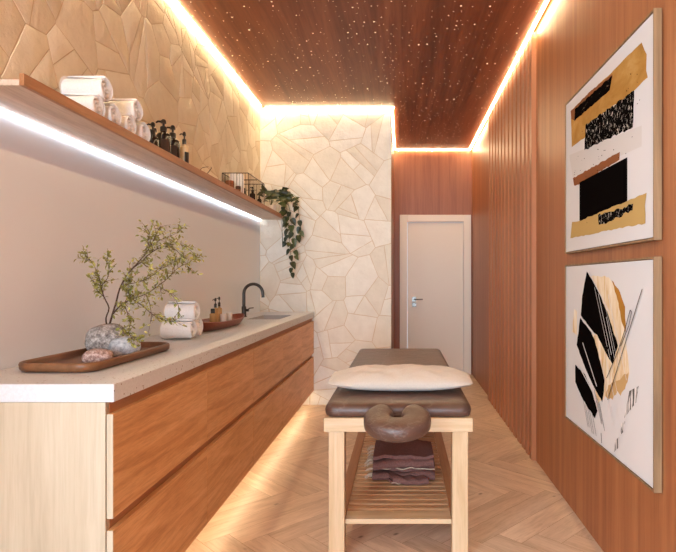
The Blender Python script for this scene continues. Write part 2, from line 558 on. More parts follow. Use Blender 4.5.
# right wall and its slatted stretch
wall_right = structure(MB().box(XR, XR + .1, YB, YF, 0, H + .12).build('wall_right', M['veneer']))
sl = MB()
near = [3.84, 3.96, 4.08, 4.22, 4.38, 4.54, 4.70, 4.87, 5.03, 5.20, 5.36, 5.53, 5.70, 5.87]
for a, b in zip(near, near[1:]):
    b -= .040
    sl.prism([(XR + .002, a), (XR - .030, a + .020), (XR - .030, b - .002), (XR + .002, b)], 'Z', 0.002, H - .012)
sl.build('slatted_cladding', M['slat_veneer'], wall_right)
# glazed front behind the viewer
bw = MB()
bx0, bx1, bz0, bz1 = -1.32, .82, .12, 2.85
bw.box(XL - .12, bx0, YB - .1, YB, 0, H + .12); bw.box(bx1, XR + .1, YB - .1, YB, 0, H + .12)
bw.box(bx0, bx1, YB - .1, YB, 0, bz0); bw.box(bx0, bx1, YB - .1, YB, bz1, H + .12)
structure(bw.build('wall_back', M['plaster']))
w2 = MB()
for x in (bx0, (bx0 + bx1) / 2 - .025, bx1 - .05): w2.box(x, x + .05, YB - .08, YB - .02, bz0, bz1)
structure(w2.build('window_2', M['door'], bevel=.004))
# ceiling: star-lit veneer
structure(MB().box(XL - .1, XR + .1, YB - .1, YF + .1, H, H + .12).build('ceiling', M['ceiling']))

# door
door = structure(bpy.data.objects.new('door_1', None)); C.objects.link(door); door.location = (0, YF, 0)
fr = MB()
fr.box(-.030, dx0 + .025, -.022, .05, 0, 2.128); fr.box(dx1 - .025, .920, -.022, .05, 0, 2.128); fr.box(dx0 + .025, dx1 - .025, -.022, .05, dz1 - .010, 2.128)
fr.build('door_frame', M['door'], door, bevel=.005)
MB().box(dx0 + .030, dx1 - .030, .006, .046, .008, dz1 - .016).build('door_leaf', M['door'], door, bevel=.003)
hd = MB()
hd.box(.135, .190, -.008, .006, .975, 1.030)
hd.tube([(.165, -.004, 1.003), (.165, -.045, 1.003), (.175, -.052, 1.003), (.275, -.052, 1.003)], .009)
hd.build('door_handle', M['steel'], door, smooth=40)
kp = MB().box(.137, .190, -.008, .006, .905, .955)
kp.build('key_plate', M['steel'], door, bevel=.003)

# light lines
def led(name, label, a, b, off, w, inward, mat):
    """A flat light profile from a to b just under the ceiling, off metres from the wall; inward points into the room."""
    a, b, n = Vector(a), Vector(b), Vector(inward)
    mb = MB()
    mb.rings([[p + n * off + Vector((0, 0, -.0005)), p + n * (off + w) + Vector((0, 0, -.0005)), p + n * (off + w) + Vector((0, 0, -.0095)), p + n * off + Vector((0, 0, -.0095))] for p in (a, b)])
    return tag(mb.build(name, mat), label, 'light strip')
X, Y, Z = (1, 0, 0), (0, 1, 0), (0, 0, 1)
neg = lambda v: tuple(-q for q in v)
led('led_strip', 'warm light line along the ceiling above the left stone wall', (XL + .009, YB + .02, H), (XL + .009, YS - .056, H), .002, .017, X, M['led_warm'])
led('led_strip', 'short warm light line along the top of the pale stone end wall', (XL + .06, YS - .008, H), (XS + .03, YS - .008, H), .002, .017, neg(Y), M['led_warm'])
led('led_strip', 'warm light line on the ceiling from the stone corner back to the door wall', (XS, YS - .03, H), (XS, YF - .048, H), .002, .017, X, M['led_warm'])
led('led_strip', 'warm light line on the ceiling over the white door', (XS + .03, YF, H), (XR - .03, YF, H), .002, .017, neg(Y), M['led_warm'])
led('led_strip', 'warm light line along the ceiling above the slatted wood wall', (XR - .024, YB + .02, H), (XR - .024, YF - .048, H), .002, .017, neg(X), M['led_warm'])
led('led_strip', 'white light line under the wall shelf', (XL, 1.73, 1.868), (XL, YS - .012, 1.868), .009, .006, X, M['led_cool'])
MBs = MB().box(-.985, -.965, 1.75, 5.54, .136, .1445)
tag(MBs.build('led_strip', M['led_base']), 'amber light line under the floating drawer cabinets', 'light strip')

# ------------------------------------------------------------------ drawer cabinets and worktop
XC = -.890
zb, zt = .145, .883
ys = [1.70, 2.523, 3.309, 4.124, 4.907, 5.572]
names = ['first drawer cabinet, with the pale maple end panel, below the stone tray', 'second drawer cabinet from the pale end panel, below the worktop towels',
         'middle of the five drawer cabinets, below the red wood dish', 'drawer cabinet below the dark tap, fourth from the pale end panel',
         'narrow drawer cabinet against the pale stone end wall']
for k in range(5):
    a, b = ys[k], ys[k + 1]
    t = thing('drawer_cabinet', names[k], 'cabinet', (0, a, 0), group='floating drawer cabinets')
    w = b - a
    bd = MB()
    bd.box(XL + .003, XC - .022, .0215 if k == 0 else .001, w - .001, zb, zt)
    if k < 4: bd.box(XL + .02, XC - .25, .02, w - .001, 0.001, zb)
    bd.build('body', M['carcass'], t)
    for (z0, z1) in ((.524, .846), (zb, .487)):
        d = MB().box(XC - .020, XC, .0035 if k == 0 else .0012, w - .0012, z0, z1).build('drawer', M['drawer'], t, bevel=.0015)
        if k == 0:
            MB().box(XC - .0195, XC - .0005, .0, .003, z0, z1).build('lit_edge_strip', M['maple'], d)  # pale strip paints the daylight caught by the drawer's near edge
    if k == 0:
        ep = MB()
        xe = XC - .0235
        ep.prism([(XL + .003, 0.0), (XL + .003, zt), (xe - .0, zt), (xe, 0.0)], 'Y', 0.0, .020)
        e = ep.build('end_panel', M['maple'], t, bevel=.001)
        e['label'] = 'pale maple end panel'

def worktop():
    x0, x1, y0, y1, z0, z1 = XL + .003, -.885, 1.695, 5.566, .884, .940
    hx0, hx1, hy0, hy1 = -1.275, -1.005, 4.50, 5.08
    mb = MB(); bm = mb.bm
    xs, yy = (x0, hx0, hx1, x1), (y0, hy0, hy1, y1)
    V = {(i, j, k): bm.verts.new((xs[i], yy[j], (z0, z1)[k])) for i in range(4) for j in range(4) for k in range(2)}
    for i in range(3):
        for j in range(3):
            if (i, j) == (1, 1): continue
            for k in range(2): mb.face([V[i, j, k], V[i + 1, j, k], V[i + 1, j + 1, k], V[i, j + 1, k]])
    for i in range(3):
        for j in (0, 3): mb.face([V[i, j, 0], V[i + 1, j, 0], V[i + 1, j, 1], V[i, j, 1]])
        for j in (0, 3): mb.face([V[j, i, 0], V[j, i + 1, 0], V[j, i + 1, 1], V[j, i, 1]])
    for a, b in (((1, 1), (2, 1)), ((2, 1), (2, 2)), ((2, 2), (1, 2)), ((1, 2), (1, 1))):
        mb.face([V[a[0], a[1], 0], V[b[0], b[1], 0], V[b[0], b[1], 1], V[a[0], a[1], 1]])
    tag(mb.build('worktop', M['terrazzo'], bevel=.003), 'long white speckled stone worktop on the drawer cabinets', 'worktop')
    bs = MB()
    bs.rings([[(hx0 + .002 + i, hy0 + .002 + i, z), (hx1 - .002 - i, hy0 + .002 + i, z), (hx1 - .002 - i, hy1 - .002 - i, z), (hx0 + .002 + i, hy1 - .002 - i, z)] for i, z in ((0, .936), (.001, .925), (.012, .893))], cap0=False)
    si = thing('sink', 'rectangular sink let into the worktop beside the dark tap', 'sink')
    bs.build('basin', M['basin'], si, recalc=True)
    MB().lathe([(.022, .893), (.022, .896), (.014, .8955)], (-1.14, 4.79, 0), 20).build('drain', M['steel'], si, smooth=40)
worktop()

# tap
tp = thing('tap', 'dark gunmetal gooseneck tap rising behind the sink', 'tap', (-1.372, 4.79, .940))
MB().lathe([(.026, 0), (.026, .006), (.020, .010), (.020, .085), (.017, .092)], seg=24).build('tap_body', M['gunmetal'], tp, smooth=40)
pts = [(0, 0, .085), (0, 0, .20)] + [(.082 - .082 * math.cos(a), 0, .203 + .082 * math.sin(a)) for a in [R(x) for x in range(0, 181, 12)]] + [(.166, 0, .168)]
MB().tube(pts, .0135, 14).build('spout', M['gunmetal'], tp, smooth=50)
lv = MB(); lv.tube([(.016, 0, .058), (.042, 0, .058)], .012, 12); lv.tube([(.036, 0, .06), (.046, 0, .075), (.085, 0, .079)], [.006, .005, .004], 8)
lv.build('lever', M['gunmetal'], tp, smooth=45)

# ------------------------------------------------------------------ wall shelf
sh = thing('wall_shelf', 'long oak wall shelf with raised front lip on the left wall', 'shelf', (0, 0, 0))
MB().box(XL + .003, -1.1955, 1.723, YS - .012, 1.868, 1.8865).build('shelf_board', M['shelf'], sh, bevel=.001)
MB().box(-1.195, -1.18, 1.723, YS - .012, 1.868, 1.906).build('front_lip', M['shelf_lip'], sh, bevel=.001)

# ------------------------------------------------------------------ rolled towels
def towel_mesh(r, ln, seed):
    """A towel rolled about the x axis, its spiral end facing +x at x = 0, resting on z = 0."""
    rnd = random.Random(seed)
    mb = MB(); bm = mb.bm
    turns, n = 3.3, 110
    pitch = (r - .006) / turns
    th = pitch * .70
    ph = rnd.uniform(0, 6.28)
    cols = [(-ln, 0.0), (-ln + .004, .12), (-.006, .12), (-.0015, .02), (0.0, -.25)]
    prof = []
    for i in range(n + 1):
        t = i / n
        rr = .006 + pitch * turns * t
        a = ph + t * turns * 2 * math.pi
        prof.append((a, rr))
    rows_o, rows_i = [], []
    for a, rr in prof:
        wob = .0012 * math.sin(3 * a + seed)
        def P(x, rad):
            return (x, rad * math.cos(a), r + rad * math.sin(a))
        ro = [P(-ln, rr - th * .25), P(-ln + .006, rr + wob), P(-.008, rr + wob), P(-.001, rr - th * .22)]
        mid = P(.003 + .002 * math.sin(a * 2.3), rr - th * .5)
        ri = [P(-.001, rr - th * .80), P(-.03, rr - th)]
        rows_o.append([bm.verts.new(p) for p in ro + [mid] + ri])
    for p, q in zip(rows_o, rows_o[1:]):
        for j in range(len(p) - 1): mb.face([p[j], q[j], q[j + 1], p[j + 1]])
    mb.face(rows_o[-1][::-1]); 
    # closed far end
    back = [bm.verts.new((-ln + .002, (r * .97) * math.cos(2 * math.pi * k / 32), r + (r * .97) * math.sin(2 * math.pi * k / 32))) for k in range(32)]
    mb.face(back)
    me_o = mb.build('rolled_towel', M['cotton'], smooth=50)
    return me_o
TW = towel_mesh(.055, .158, 2)
def put_towel(o, loc, label, group, first, yaw=0.0, rx=0.0):
    if not first:
        o = TW.copy(); C.objects.link(o)
    o.location = loc; o.rotation_euler = (rx, 0, yaw)
    return tag(o, label, 'towel', group)
zs = 1.887
zt2 = zs + .0905 - .0
gsh = 'rolled white towels on the shelf'
put_towel(TW, (-1.200, 2.178, zs), 'lower roll nearest the shelf end in the larger near towel pile', gsh, True)
put_towel(TW, (-1.198, 2.302, zs), 'lower roll of the near shelf towel pile, next to the second pile', gsh, False, .02)
put_towel(TW, (-1.202, 2.240, zs + .0907), 'top roll of the near shelf towel pile, largest in view', gsh, False, -.01)
put_towel(TW, (-1.200, 2.440, zs), 'lower roll of the second shelf towel pile, next to the near pile', gsh, False, .01)
put_towel(TW, (-1.199, 2.575, zs), 'lower roll of the second shelf towel pile, beside the black bottles', gsh, False, -.02)
put_towel(TW, (-1.203, 2.507, zs + .0862), 'top roll of the second shelf towel pile, nearer the black bottles', gsh, False)
gc = 'rolled white towels on the worktop'
put_towel(TW, (-1.120, 2.954, .941), 'lower front roll of the worktop towel pile, behind the branch leaves', gc, False)
put_towel(TW, (-1.128, 3.077, .941), 'lower back roll of the worktop towel pile, beside the red dish', gc, False, .02)
put_towel(TW, (-1.124, 3.015, .941 + .0912), 'top roll of the three white towels on the worktop', gc, False, -.01)

# ------------------------------------------------------------------ pump bottles on the shelf
def pump_bottle(name, label, cat, loc, r, h_body, h_total, body, rz=0, group=None, band=None):
    t = thing(name, label, cat, loc, rz, group)
    MB().lathe([(r * .92, 0), (r, .004), (r, h_body - r * .55), (r * .93, h_body - r * .28), (r * .70, h_body - r * .08), (r * .40, h_body), (r * .36, h_body + .010)], seg=28).build('bottle_body', body, t, smooth=45)
    pm = MB()
    k = h_total - h_body - .010
    pm.lathe([(r * .46, h_body + .008), (r * .46, h_body + .008 + k * .36), (r * .40, h_body + .010 + k * .38), (r * .16, h_body + .012 + k * .40), (r * .16, h_body + .01 + k * .66), (r * .38, h_body + .01 + k * .67), (r * .34, h_body + .01 + k * .9), (r * .2, h_total)], seg=18)
    zz = h_body + .01 + k * .80
    pm.tube([(0, 0, zz), (-r * .75, 0, zz + .002), (-r * 1.05, 0, zz - .005)], [r * .17, r * .15, r * .12], 8)
    pm.build('pump', M['black'], t, smooth=45)
    if band:
        z0, z1, mat, a0, a1 = band
        bb = MB()
        rows = [[(1.012 * r * math.cos(a0 + (a1 - a0) * i / 20), 1.012 * r * math.sin(a0 + (a1 - a0) * i / 20), z) for i in range(21)] for z in (z0, z1)]
        bb.rings(rows, False, False, closed=False)
        bb.build('side_band', mat, t, smooth=60)
    return t
g = 'dark pump bottles on the shelf'
pump_bottle('pump_bottle', 'short dark pump bottle right beside the shelf towels', 'bottle', (-1.275, 2.825, zs), .030, .105, .180, M['bottle'], .3, g)
pump_bottle('pump_bottle', 'largest dark pump bottle on the shelf, with a brown band', 'bottle', (-1.285, 2.975, zs), .038, .165, .238, M['bottle'], .1, g, (.02, .125, M['tag'], R(-95), R(-25)))
pump_bottle('pump_bottle', 'dark pump bottle hidden behind the largest bottle on the shelf', 'bottle', (-1.368, 3.055, zs), .028, .140, .213, M['bottle'], .4, g)
pump_bottle('pump_bottle', 'dark pump bottle between the largest and the pale-shouldered one', 'bottle', (-1.283, 3.090, zs), .037, .160, .238, M['bottle'], .1, g, (.02, .12, M['tag'], R(-95), R(-35)))
pump_bottle('pump_bottle', 'clear pump bottle with black label, last of the shelf bottles', 'bottle', (-1.262, 3.200, zs), .025, .150, .232, M['clear'], .1, g, (.006, .112, M['black'], R(-72), R(60)))

# dried twig
tw = MB()
tw.tube([(0, 0, 0), (-.008, 0, .05), (.012, .01, .078), (.045, .02, .085)], [.003, .0025, .002, .0012], 6)
tw.tube([(.0, 0.0, .0), (.045, .02, .05), (.062, .03, .080), (.055, .03, .086)], [.003, .002, .002, .001], 6)
tw = tag(tw.build('dried_twig', M['bark'], smooth=60), 'thin bare twig lying on the shelf before the wire basket', 'twig'); tw.location = (-1.262, 3.45, zs)

# wire basket and what stands in it
wb = thing('wire_basket', 'dark wire basket on the shelf near the trailing plant', 'basket', (0, 0, 0))
bx0, bx1, by0, by1, bz0, bz1 = -1.415, -1.210, 4.345, 4.85, zs + .002, 2.102
rim = MB()
loop = lambda z, y=None: [(bx0, by0, z), (bx1, by0, z), (bx1, by1, z), (bx0, by1, z)]
def bar(mb, a, b, r): mb.tube([a, b], r, 6)
for z, r in ((bz1, .0032), (bz0 + .002, .0028)):
    L = loop(z)
    for i in range(4): bar(rim, L[i], L[(i + 1) % 4], r)
for x, y, _ in loop(0): bar(rim, (x, y, bz0), (x, y, bz1), .003)
rim.build('rim', M['wire'], wb, smooth=60)
ms = MB()
for i in range(1, 9):
    x = bx0 + (bx1 - bx0) * i / 9
    for y in (by0, by1): bar(ms, (x, y, bz0), (x, y, bz1), .0014)
    bar(ms, (x, by0, bz0 + .002), (x, by1, bz0 + .002), .0014)
for i in range(1, 17):
    y = by0 + (by1 - by0) * i / 17
    for x in (bx0, bx1): bar(ms, (x, y, bz0), (x, y, bz1), .0014)
ms.build('wire_mesh', M['wire'], wb, smooth=60)
dv = MB(); ym = 4.60
bar(dv, (bx0, ym, bz1 - .008), (bx1, ym, bz1 - .008), .0035); bar(dv, (bx0, ym, bz0 + .12), (bx1, ym, bz0 + .12), .002)
for i in range(1, 7): bar(dv, (bx0 + (bx1 - bx0) * i / 7, ym, bz0), (bx0 + (bx1 - bx0) * i / 7, ym, bz1 - .008), .0014)
dv.build('divider', M['wire'], wb, smooth=60)
zi = bz0 + .0065
def jar(label, loc, r, h, mats):
    t = thing('jar', label, 'jar', loc)
    MB().lathe([(r * .95, 0), (r, .004), (r, h * .78), (r * .9, h * .8)], seg=24).build('jar_body', mats[0], t, smooth=45)
    MB().lathe([(r * 1.03, h * .80), (r * 1.03, h), (r * .9, h + .004)], seg=24).build('lid', mats[1], t, smooth=45)
    return t
jj = jar('copper jar with dark middle in the near corner of the wire basket', (-1.372, 4.395, zi), .034, .150, (M['copper'], M['copper']))
MB().lathe([(.0346, .045), (.0346, .092)], seg=24, cap0=False, cap1=False).build('dark_band', M['bottle'], jj, smooth=50)
jar('small amber jar beside the copper jar in the wire basket', (-1.318, 4.44, zi), .020, .115, (M['copper'], M['tag']))
def washcloth(label, loc, r, h):
    mb = MB()
    mb.lathe([(r * .9, 0), (r, .008), (r, h - .02), (r * .82, h - .005), (r * .4, h), (.004, h - .006)], seg=20)
    o = tag(mb.build('rolled_washcloth', M['cotton'], smooth=60), label, 'washcloth', 'white cloths in the wire basket'); o.location = loc
washcloth('white rolled cloth standing behind the copper jar in the basket', (-1.376, 4.505, zi), .030, .236)
washcloth('white rolled cloth standing in the middle of the basket', (-1.325, 4.53, zi), .028, .236)
g = 'small dark bottles in the wire basket'
pump_bottle('small_bottle', 'slim dark bottle by the wall side in the far half of the basket', 'bottle', (-1.345, 4.72, zi), .020, .10, .150, M['bottle'], .2, g)
pump_bottle('small_bottle', 'taller dark bottle in the centre of the far basket half', 'bottle', (-1.283, 4.74, zi), .024, .11, .165, M['bottle'], .2, g)
pump_bottle('small_bottle', 'low dark bottle in the far outer corner of the basket', 'bottle', (-1.238, 4.79, zi), .018, .07, .105, M['bottle'], .2, g)

# ------------------------------------------------------------------ trailing plant
def leaf_shape(mb, base, d, n, ln, wd, mi, heart=False, fold=.15):
    """One leaf: base point, direction, normal; a folded blade of a few quads."""
    d = d.normalized(); s = d.cross(n).normalized(); n = s.cross(d)
    prof = [(0, .25), (.12, .85), (.32, 1.0), (.62, .72), (.86, .32)] if heart else [(0, .15), (.25, .8), (.5, 1.0), (.75, .7)]
    bm = mb.bm
    mid = [bm.verts.new(base + d * ln * t - n * ln * .18 * t * t) for t, _ in prof]
    tip = bm.verts.new(base + d * ln - n * ln * .2)
    for sg in (-1, 1):
        ed = [bm.verts.new(base + d * ln * (t - (.08 if heart and t < .2 else 0)) + s * sg * wd * .5 * w + n * wd * fold * w - n * ln * .18 * t * t) for t, w in prof]
        for i in range(len(prof) - 1): mb.face([mid[i], mid[i + 1], ed[i + 1], ed[i]], mi)
        mb.face([mid[-1], tip, ed[-1]], mi)

def pothos():
    rnd = random.Random(8)
    t = thing('potted_pothos', 'green trailing plant in a pale pot at the far shelf end', 'plant', (-1.285, 5.40, zs))
    MB().lathe([(.040, 0), (.046, .004), (.056, .095), (.058, .10), (.053, .10), (.050, .088)], seg=24, cap1=True).build('pot', M['pot'], t, smooth=45)
    MB().lathe([(.048, .089), (.03, .095), (.004, .097)], seg=16).build('soil', M['soil'], t, smooth=60)
    vines = [
        [(0, 0, .09), (.03, -.02, .19), (.10, -.02, .20), (.150, -.01, .12), (.165, 0, .0), (.175, 0, -.12), (.185, 0, -.25), (.195, .01, -.38), (.205, .01, -.50), (.215, .0, -.555)],
        [(0, 0, .09), (.05, .01, .20), (.13, .02, .19), (.18, .01, .08), (.20, .01, -.05), (.215, .01, -.18), (.225, .01, -.30), (.235, .01, -.40)],
        [(0, 0, .09), (.06, .03, .22), (.16, .04, .20), (.25, .03, .13), (.275, .02, .0), (.28, .02, -.12), (.265, .02, -.18)],
        [(0, 0, .09), (.04, 0, .22), (.12, .03, .25), (.22, .04, .21), (.27, .04, .16)],
        [(0, 0, .09), (.02, -.05, .19), (.03, -.10, .18), (.02, -.14, .12)],
        [(0, 0, .09), (-.02, -.03, .22), (-.04, -.06, .23), (-.05, -.09, .17)],
        [(0, 0, .09), (.04, -.05, .17), (.11, -.05, .13), (.145, -.03, .05), (.16, -.01, -.06), (.155, 0, -.2), (.15, .0, -.28)],
        [(0, 0, .09), (.08, .0, .25), (.15, .0, .22), (.20, .0, .16)],
    ]
    vm, fo = MB(), MB()
    for vi, v in enumerate(vines):
        P = [Vector(p) for p in v]
        dense = []
        for i in range(len(P) - 1):
            p0, p1, p2, p3 = P[max(i - 1, 0)], P[i], P[i + 1], P[min(i + 2, len(P) - 1)]
            for s in range(4):
                u = s / 4
                dense.append(.5 * ((2 * p1) + (p2 - p0) * u + (2 * p0 - 5 * p1 + 4 * p2 - p3) * u * u + (3 * p1 - p0 - 3 * p2 + p3) * u ** 3))
        dense.append(P[-1])
        vm.tube(dense, .0022, 5)
        acc = 0
        for i in range(3, len(dense)):
            acc += (dense[i] - dense[i - 1]).length
            top = dense[i].z > .1
            if acc > (.022 if top else .040):
                acc = 0
                a = rnd.uniform(0, 2 * math.pi)
                d = Vector((math.cos(a) * .8, -abs(math.sin(a)) * .5, -.5 if not top else rnd.uniform(-.5, .4)))
                if not top: d = Vector((rnd.uniform(-.8, .8), rnd.uniform(-.6, .0), -.9))
                ln = rnd.uniform(.052, .085)
                b = dense[i] + d.normalized() * .012
                fo_n = Vector((rnd.uniform(-.4, .4), -1, rnd.uniform(.1, .9)))
                leaf_shape(fo, b, d, fo_n, ln, ln * rnd.uniform(.62, .8), rnd.choice((0, 0, 1)), True)
    for v in fo.bm.verts:   # keep leaves in front of the stone wall and off the shelf
        v.co.y = min(v.co.y, .155)
        if v.co.x < .085: v.co.z = max(v.co.z, .006)
        if v.co.x < .112: v.co.z = max(v.co.z, .024 if v.co.x > .08 else .006)
        v.co.x = max(v.co.x, -.135)
    vm.build('vine', M['vine'], t, smooth=60)
    fo.build('foliage', [M['pothos'], M['pothos2']], t, smooth=60, recalc=False)
pothos()

# ------------------------------------------------------------------ tray, stones, branch
def rounded(corners, seg=8):
    """Polygon with rounded corners: [(x, y, radius)] -> points with outward order kept."""
    out = []; n = len(corners)
    for i in range(n):
        p = Vector(corners[i][:2]); a = Vector(corners[i - 1][:2]); b = Vector(corners[(i + 1) % n][:2]); r = corners[i][2]
        u, v = (a - p).normalized(), (b - p).normalized()
        ang = u.angle(v); dd = r / math.tan(ang / 2)
        s, e = p + u * dd, p + v * dd
        c = p + (u + v).normalized() * (r / math.sin(ang / 2))
        a0 = math.atan2(s.y - c.y, s.x - c.x); a1 = math.atan2(e.y - c.y, e.x - c.x)
        while a1 - a0 > math.pi: a1 -= 2 * math.pi
        while a1 - a0 < -math.pi: a1 += 2 * math.pi
        out += [(c.x + r * math.cos(a0 + (a1 - a0) * k / seg), c.y + r * math.sin(a0 + (a1 - a0) * k / seg)) for k in range(seg + 1)]
    return out
def inset(poly, d):
    n = len(poly); out = []
    for i in range(n):
        a, b = Vector(poly[i - 1]), Vector(poly[(i + 1) % n])
        t = (b - a).normalized()
        out.append((poly[i][0] - t.y * d, poly[i][1] + t.x * d))
    return out
oval = rounded([(-1.350, 1.888, .075), (-1.052, 1.880, .065), (-1.046, 2.555, .085), (-1.325, 2.565, .12)])
tr = MB()
tr.rings([[(x, y, z) for x, y in inset(oval, d)] for d, z in ((.020, .9412), (.010, .943), (.002, .951), (0, .966), (.003, .973), (.008, .975), (.013, .973), (.016, .965), (.022, .953), (.030, .950))])
tag(tr.build('wooden_tray', M['walnut'], smooth=50), 'shallow brown wooden tray with stones at the near worktop end', 'tray')

def pebble(name, label, loc, sx, sy, sz, mat, seed, rz=0):
    bm = bmesh.new()
    bmesh.ops.create_icosphere(bm, subdivisions=4, radius=1)
    for v in bm.verts:
        q = v.co.copy()
        k = 1 + .10 * noise.noise(q * 1.1 + Vector((seed, 0, 0))) + .03 * noise.noise(q * 3 + Vector((0, seed, 0)))
        q = Vector((math.copysign(abs(q.x) ** .92, q.x), math.copysign(abs(q.y) ** .92, q.y), math.copysign(abs(q.z) ** .9, q.z))) * k
        v.co = (q.x * sx, q.y * sy, max(q.z, -.86) * sz)
    z0 = min(v.co.z for v in bm.verts)
    for v in bm.verts: v.co.z -= z0
    mb = MB(); mb.bm.free(); mb.bm = bm
    o = mb.build(name, mat, smooth=80)
    o.location = loc; o.rotation_euler = (0, 0, rz)
    return tag(o, label, 'stone', 'stones in the wooden tray')
TZ = .9505
pebble('stone', 'largest grey speckled stone in the tray, holding the branch', (-1.242, 2.330, TZ), .083, .076, .068, M['pebble_grey'], 3.1)
pebble('stone', 'smallest, pinkish speckled stone at the tray front', (-1.130, 2.050, TZ), .053, .048, .029, M['pebble_pink'], 7.7, .15)
pebble('stone', 'rounded bluish grey stone beside the pinkish one', (-1.125, 2.238, TZ), .056, .060, .043, M['pebble_blue'], 5.2)

def branch():
    rnd = random.Random(21)
    t = thing('leafy_branch', 'thin dark branch with small yellow-green leaves, set in the largest stone', 'branch', (0, 0, 0))
    YP = 2.32
    def W(px, py, dy): 
        y = YP + dy
        return Vector(((px - 402) * y / 552, y, 1.26 - (py - 280) * y / 552))
    mains = [
        ([(107, 327), (106, 318), (109, 308), (104, 297), (101, 286), (98, 275), (93, 264), (86, 256)], .0, -.10, .0036, .0010, 1),
        ([(109, 327), (112, 316), (116, 303), (120, 288), (129, 272), (141, 262), (152, 252), (165, 246), (180, 244), (192, 252), (197, 257)], .01, .10, .0044, .0009, 1),
        ([(129, 272), (143, 257), (151, 245), (156, 234), (161, 226)], .045, .14, .0030, .0009, 1),
        ([(113, 314), (121, 305), (132, 299), (146, 294), (158, 286), (168, 278), (178, 268), (190, 262)], .01, .02, .0034, .0009, 1),
        ([(132, 299), (143, 306), (153, 315), (164, 320), (176, 322)], .01, -.05, .0026, .0008, 1),
        ([(124, 303), (127, 312), (130, 322), (129, 332), (133, 340)], .0, -.20, .0022, .0008, 1),
        ([(146, 294), (150, 305), (151, 318), (148, 334)], .0, -.09, .0020, .0007, .6),
        ([(151, 247), (160, 240), (170, 236), (179, 232)], .09, .13, .0020, .0008, 1),
        ([(165, 246), (176, 250), (185, 262), (190, 271)], .07, .09, .0020, .0008, .8),
        ([(141, 262), (150, 268), (163, 268), (174, 262), (183, 258)], .05, .02, .0022, .0008, 1),
        ([(120, 288), (129, 284), (139, 282), (150, 277), (160, 270)], .02, -.04, .0024, .0008, 1),
        ([(158, 286), (168, 292), (176, 300), (180, 311)], .01, -.02, .0018, .0007, .8),
        ([(101, 286), (107, 279), (109, 270), (107, 262)], -.05, -.1, .0018, .0007, .8),
        ([(104, 297), (97, 290), (94, 284)], -.02, -.05, .0016, .0007, .8),
        ([(132, 299), (128, 289), (130, 278)], .01, -.04, .0016, .0007, 1),
        ([(152, 252), (148, 241), (150, 233)], .07, .03, .0016, .0007, .8),
    ]
    st, fo = MB(), MB()
    def smooth(P):
        out = []
        for i in range(len(P) - 1):
            p0, p1, p2, p3 = P[max(i - 1, 0)], P[i], P[i + 1], P[min(i + 2, len(P) - 1)]
            for s in range(3):
                u = s / 3
                out.append(.5 * ((2 * p1) + (p2 - p0) * u + (2 * p0 - 5 * p1 + 4 * p2 - p3) * u * u + (3 * p1 - p0 - 3 * p2 + p3) * u ** 3))
        return out + [P[-1]]
    def leaf(p, d):
        a = Vector((rnd.gauss(0, 1), rnd.gauss(0, 1), rnd.gauss(0, 1))).normalized()
        dd = (d * .5 + a).normalized()
        nn = Vector((rnd.gauss(0, .7), -.6 + rnd.gauss(0, .5), 1 + rnd.gauss(0, .5)))
        ln = rnd.uniform(.011, .023)
        leaf_shape(fo, p + dd * .003, dd, nn, ln, ln * rnd.uniform(.4, .6), rnd.choice((0, 0, 1)), False)
    for pts, d0, d1, r0, r1, dens in mains:
        n = len(pts)
        P = smooth([W(p[0], p[1], d0 + (d1 - d0) * i / (n - 1) + (rnd.uniform(-.012, .012) if i else 0)) for i, p in enumerate(pts)])
        m = len(P)
        st.tube(P, [r0 + (r1 - r0) * i / (m - 1) for i in range(m)], 6)
        for i in range(m):
            f = i / (m - 1)
            thick = r0 > .0035
            if thick and f < .45: continue
            d = (P[min(i + 1, m - 1)] - P[max(i - 1, 0)]).normalized()
            for _ in range(2):
                if rnd.random() < .8 * dens: leaf(P[i], d)
            for _ in range(2):
                if rnd.random() > .62 * dens: continue
                a = Vector((rnd.gauss(0, 1), rnd.gauss(0, .7), rnd.gauss(.2, .8))).normalized()
                q = (d * .9 + a * .8).normalized(); ln = rnd.uniform(.025, .060)
                seg = [P[i], P[i] + q * ln * .5 + Vector((0, 0, .004)), P[i] + q * ln]
                st.tube(seg, [.0011, .0009, .0006], 4)
                for u in (.3, .5, .7, .85, 1.0):
                    leaf(P[i] + q * ln * u, q)
    st.build('stem', M['bark'], t, smooth=60)
    fo.build('foliage', [M['leaf'], M['leaf_pale']], t, smooth=60, recalc=False)
branch()

# ------------------------------------------------------------------ red dish with toiletries
def dish():
    n = 44; mb = MB(); yc, hl = 3.71, .43
    def ring(sx, sl, z, rise):
        out = []
        for k in range(n):
            a = 2 * math.pi * k / n
            c, s = math.cos(a), math.sin(a)
            yy = hl * sl * math.copysign(abs(s) ** .9, s)
            xx = .112 * sx * math.copysign(abs(c) ** .75, c)
            pointed = 1 - .35 * max(0, s) ** 3
            out.append((-1.238 + xx * pointed + .03 * max(0, s) ** 2, yc + yy, z + rise * abs(s) ** 3))
        return out
    mb.rings([ring(.55, .72, .9412, 0), ring(.72, .80, .944, .002), ring(.90, .94, .972, .008), ring(1.0, 1.0, .992, .016), ring(.98, .985, .995, .016), ring(.90, .93, .978, .008), ring(.70, .78, .953, .002)])
    tag(mb.build('wooden_dish', M['mahogany'], smooth=60), 'long boat-shaped red wood dish beside the worktop towels', 'dish')
dish()
g = 'toiletries in the red dish'
pump_bottle('pump_bottle', 'amber pump bottle in the red dish, nearer the towels', 'bottle', (-1.222, 3.615, .9565), .0185, .115, .186, M['amber'], .2, g)
pump_bottle('pump_bottle', 'amber pump bottle in the red dish, nearer the tap', 'bottle', (-1.250, 3.775, .9565), .0185, .115, .190, M['amber'], .2, g)
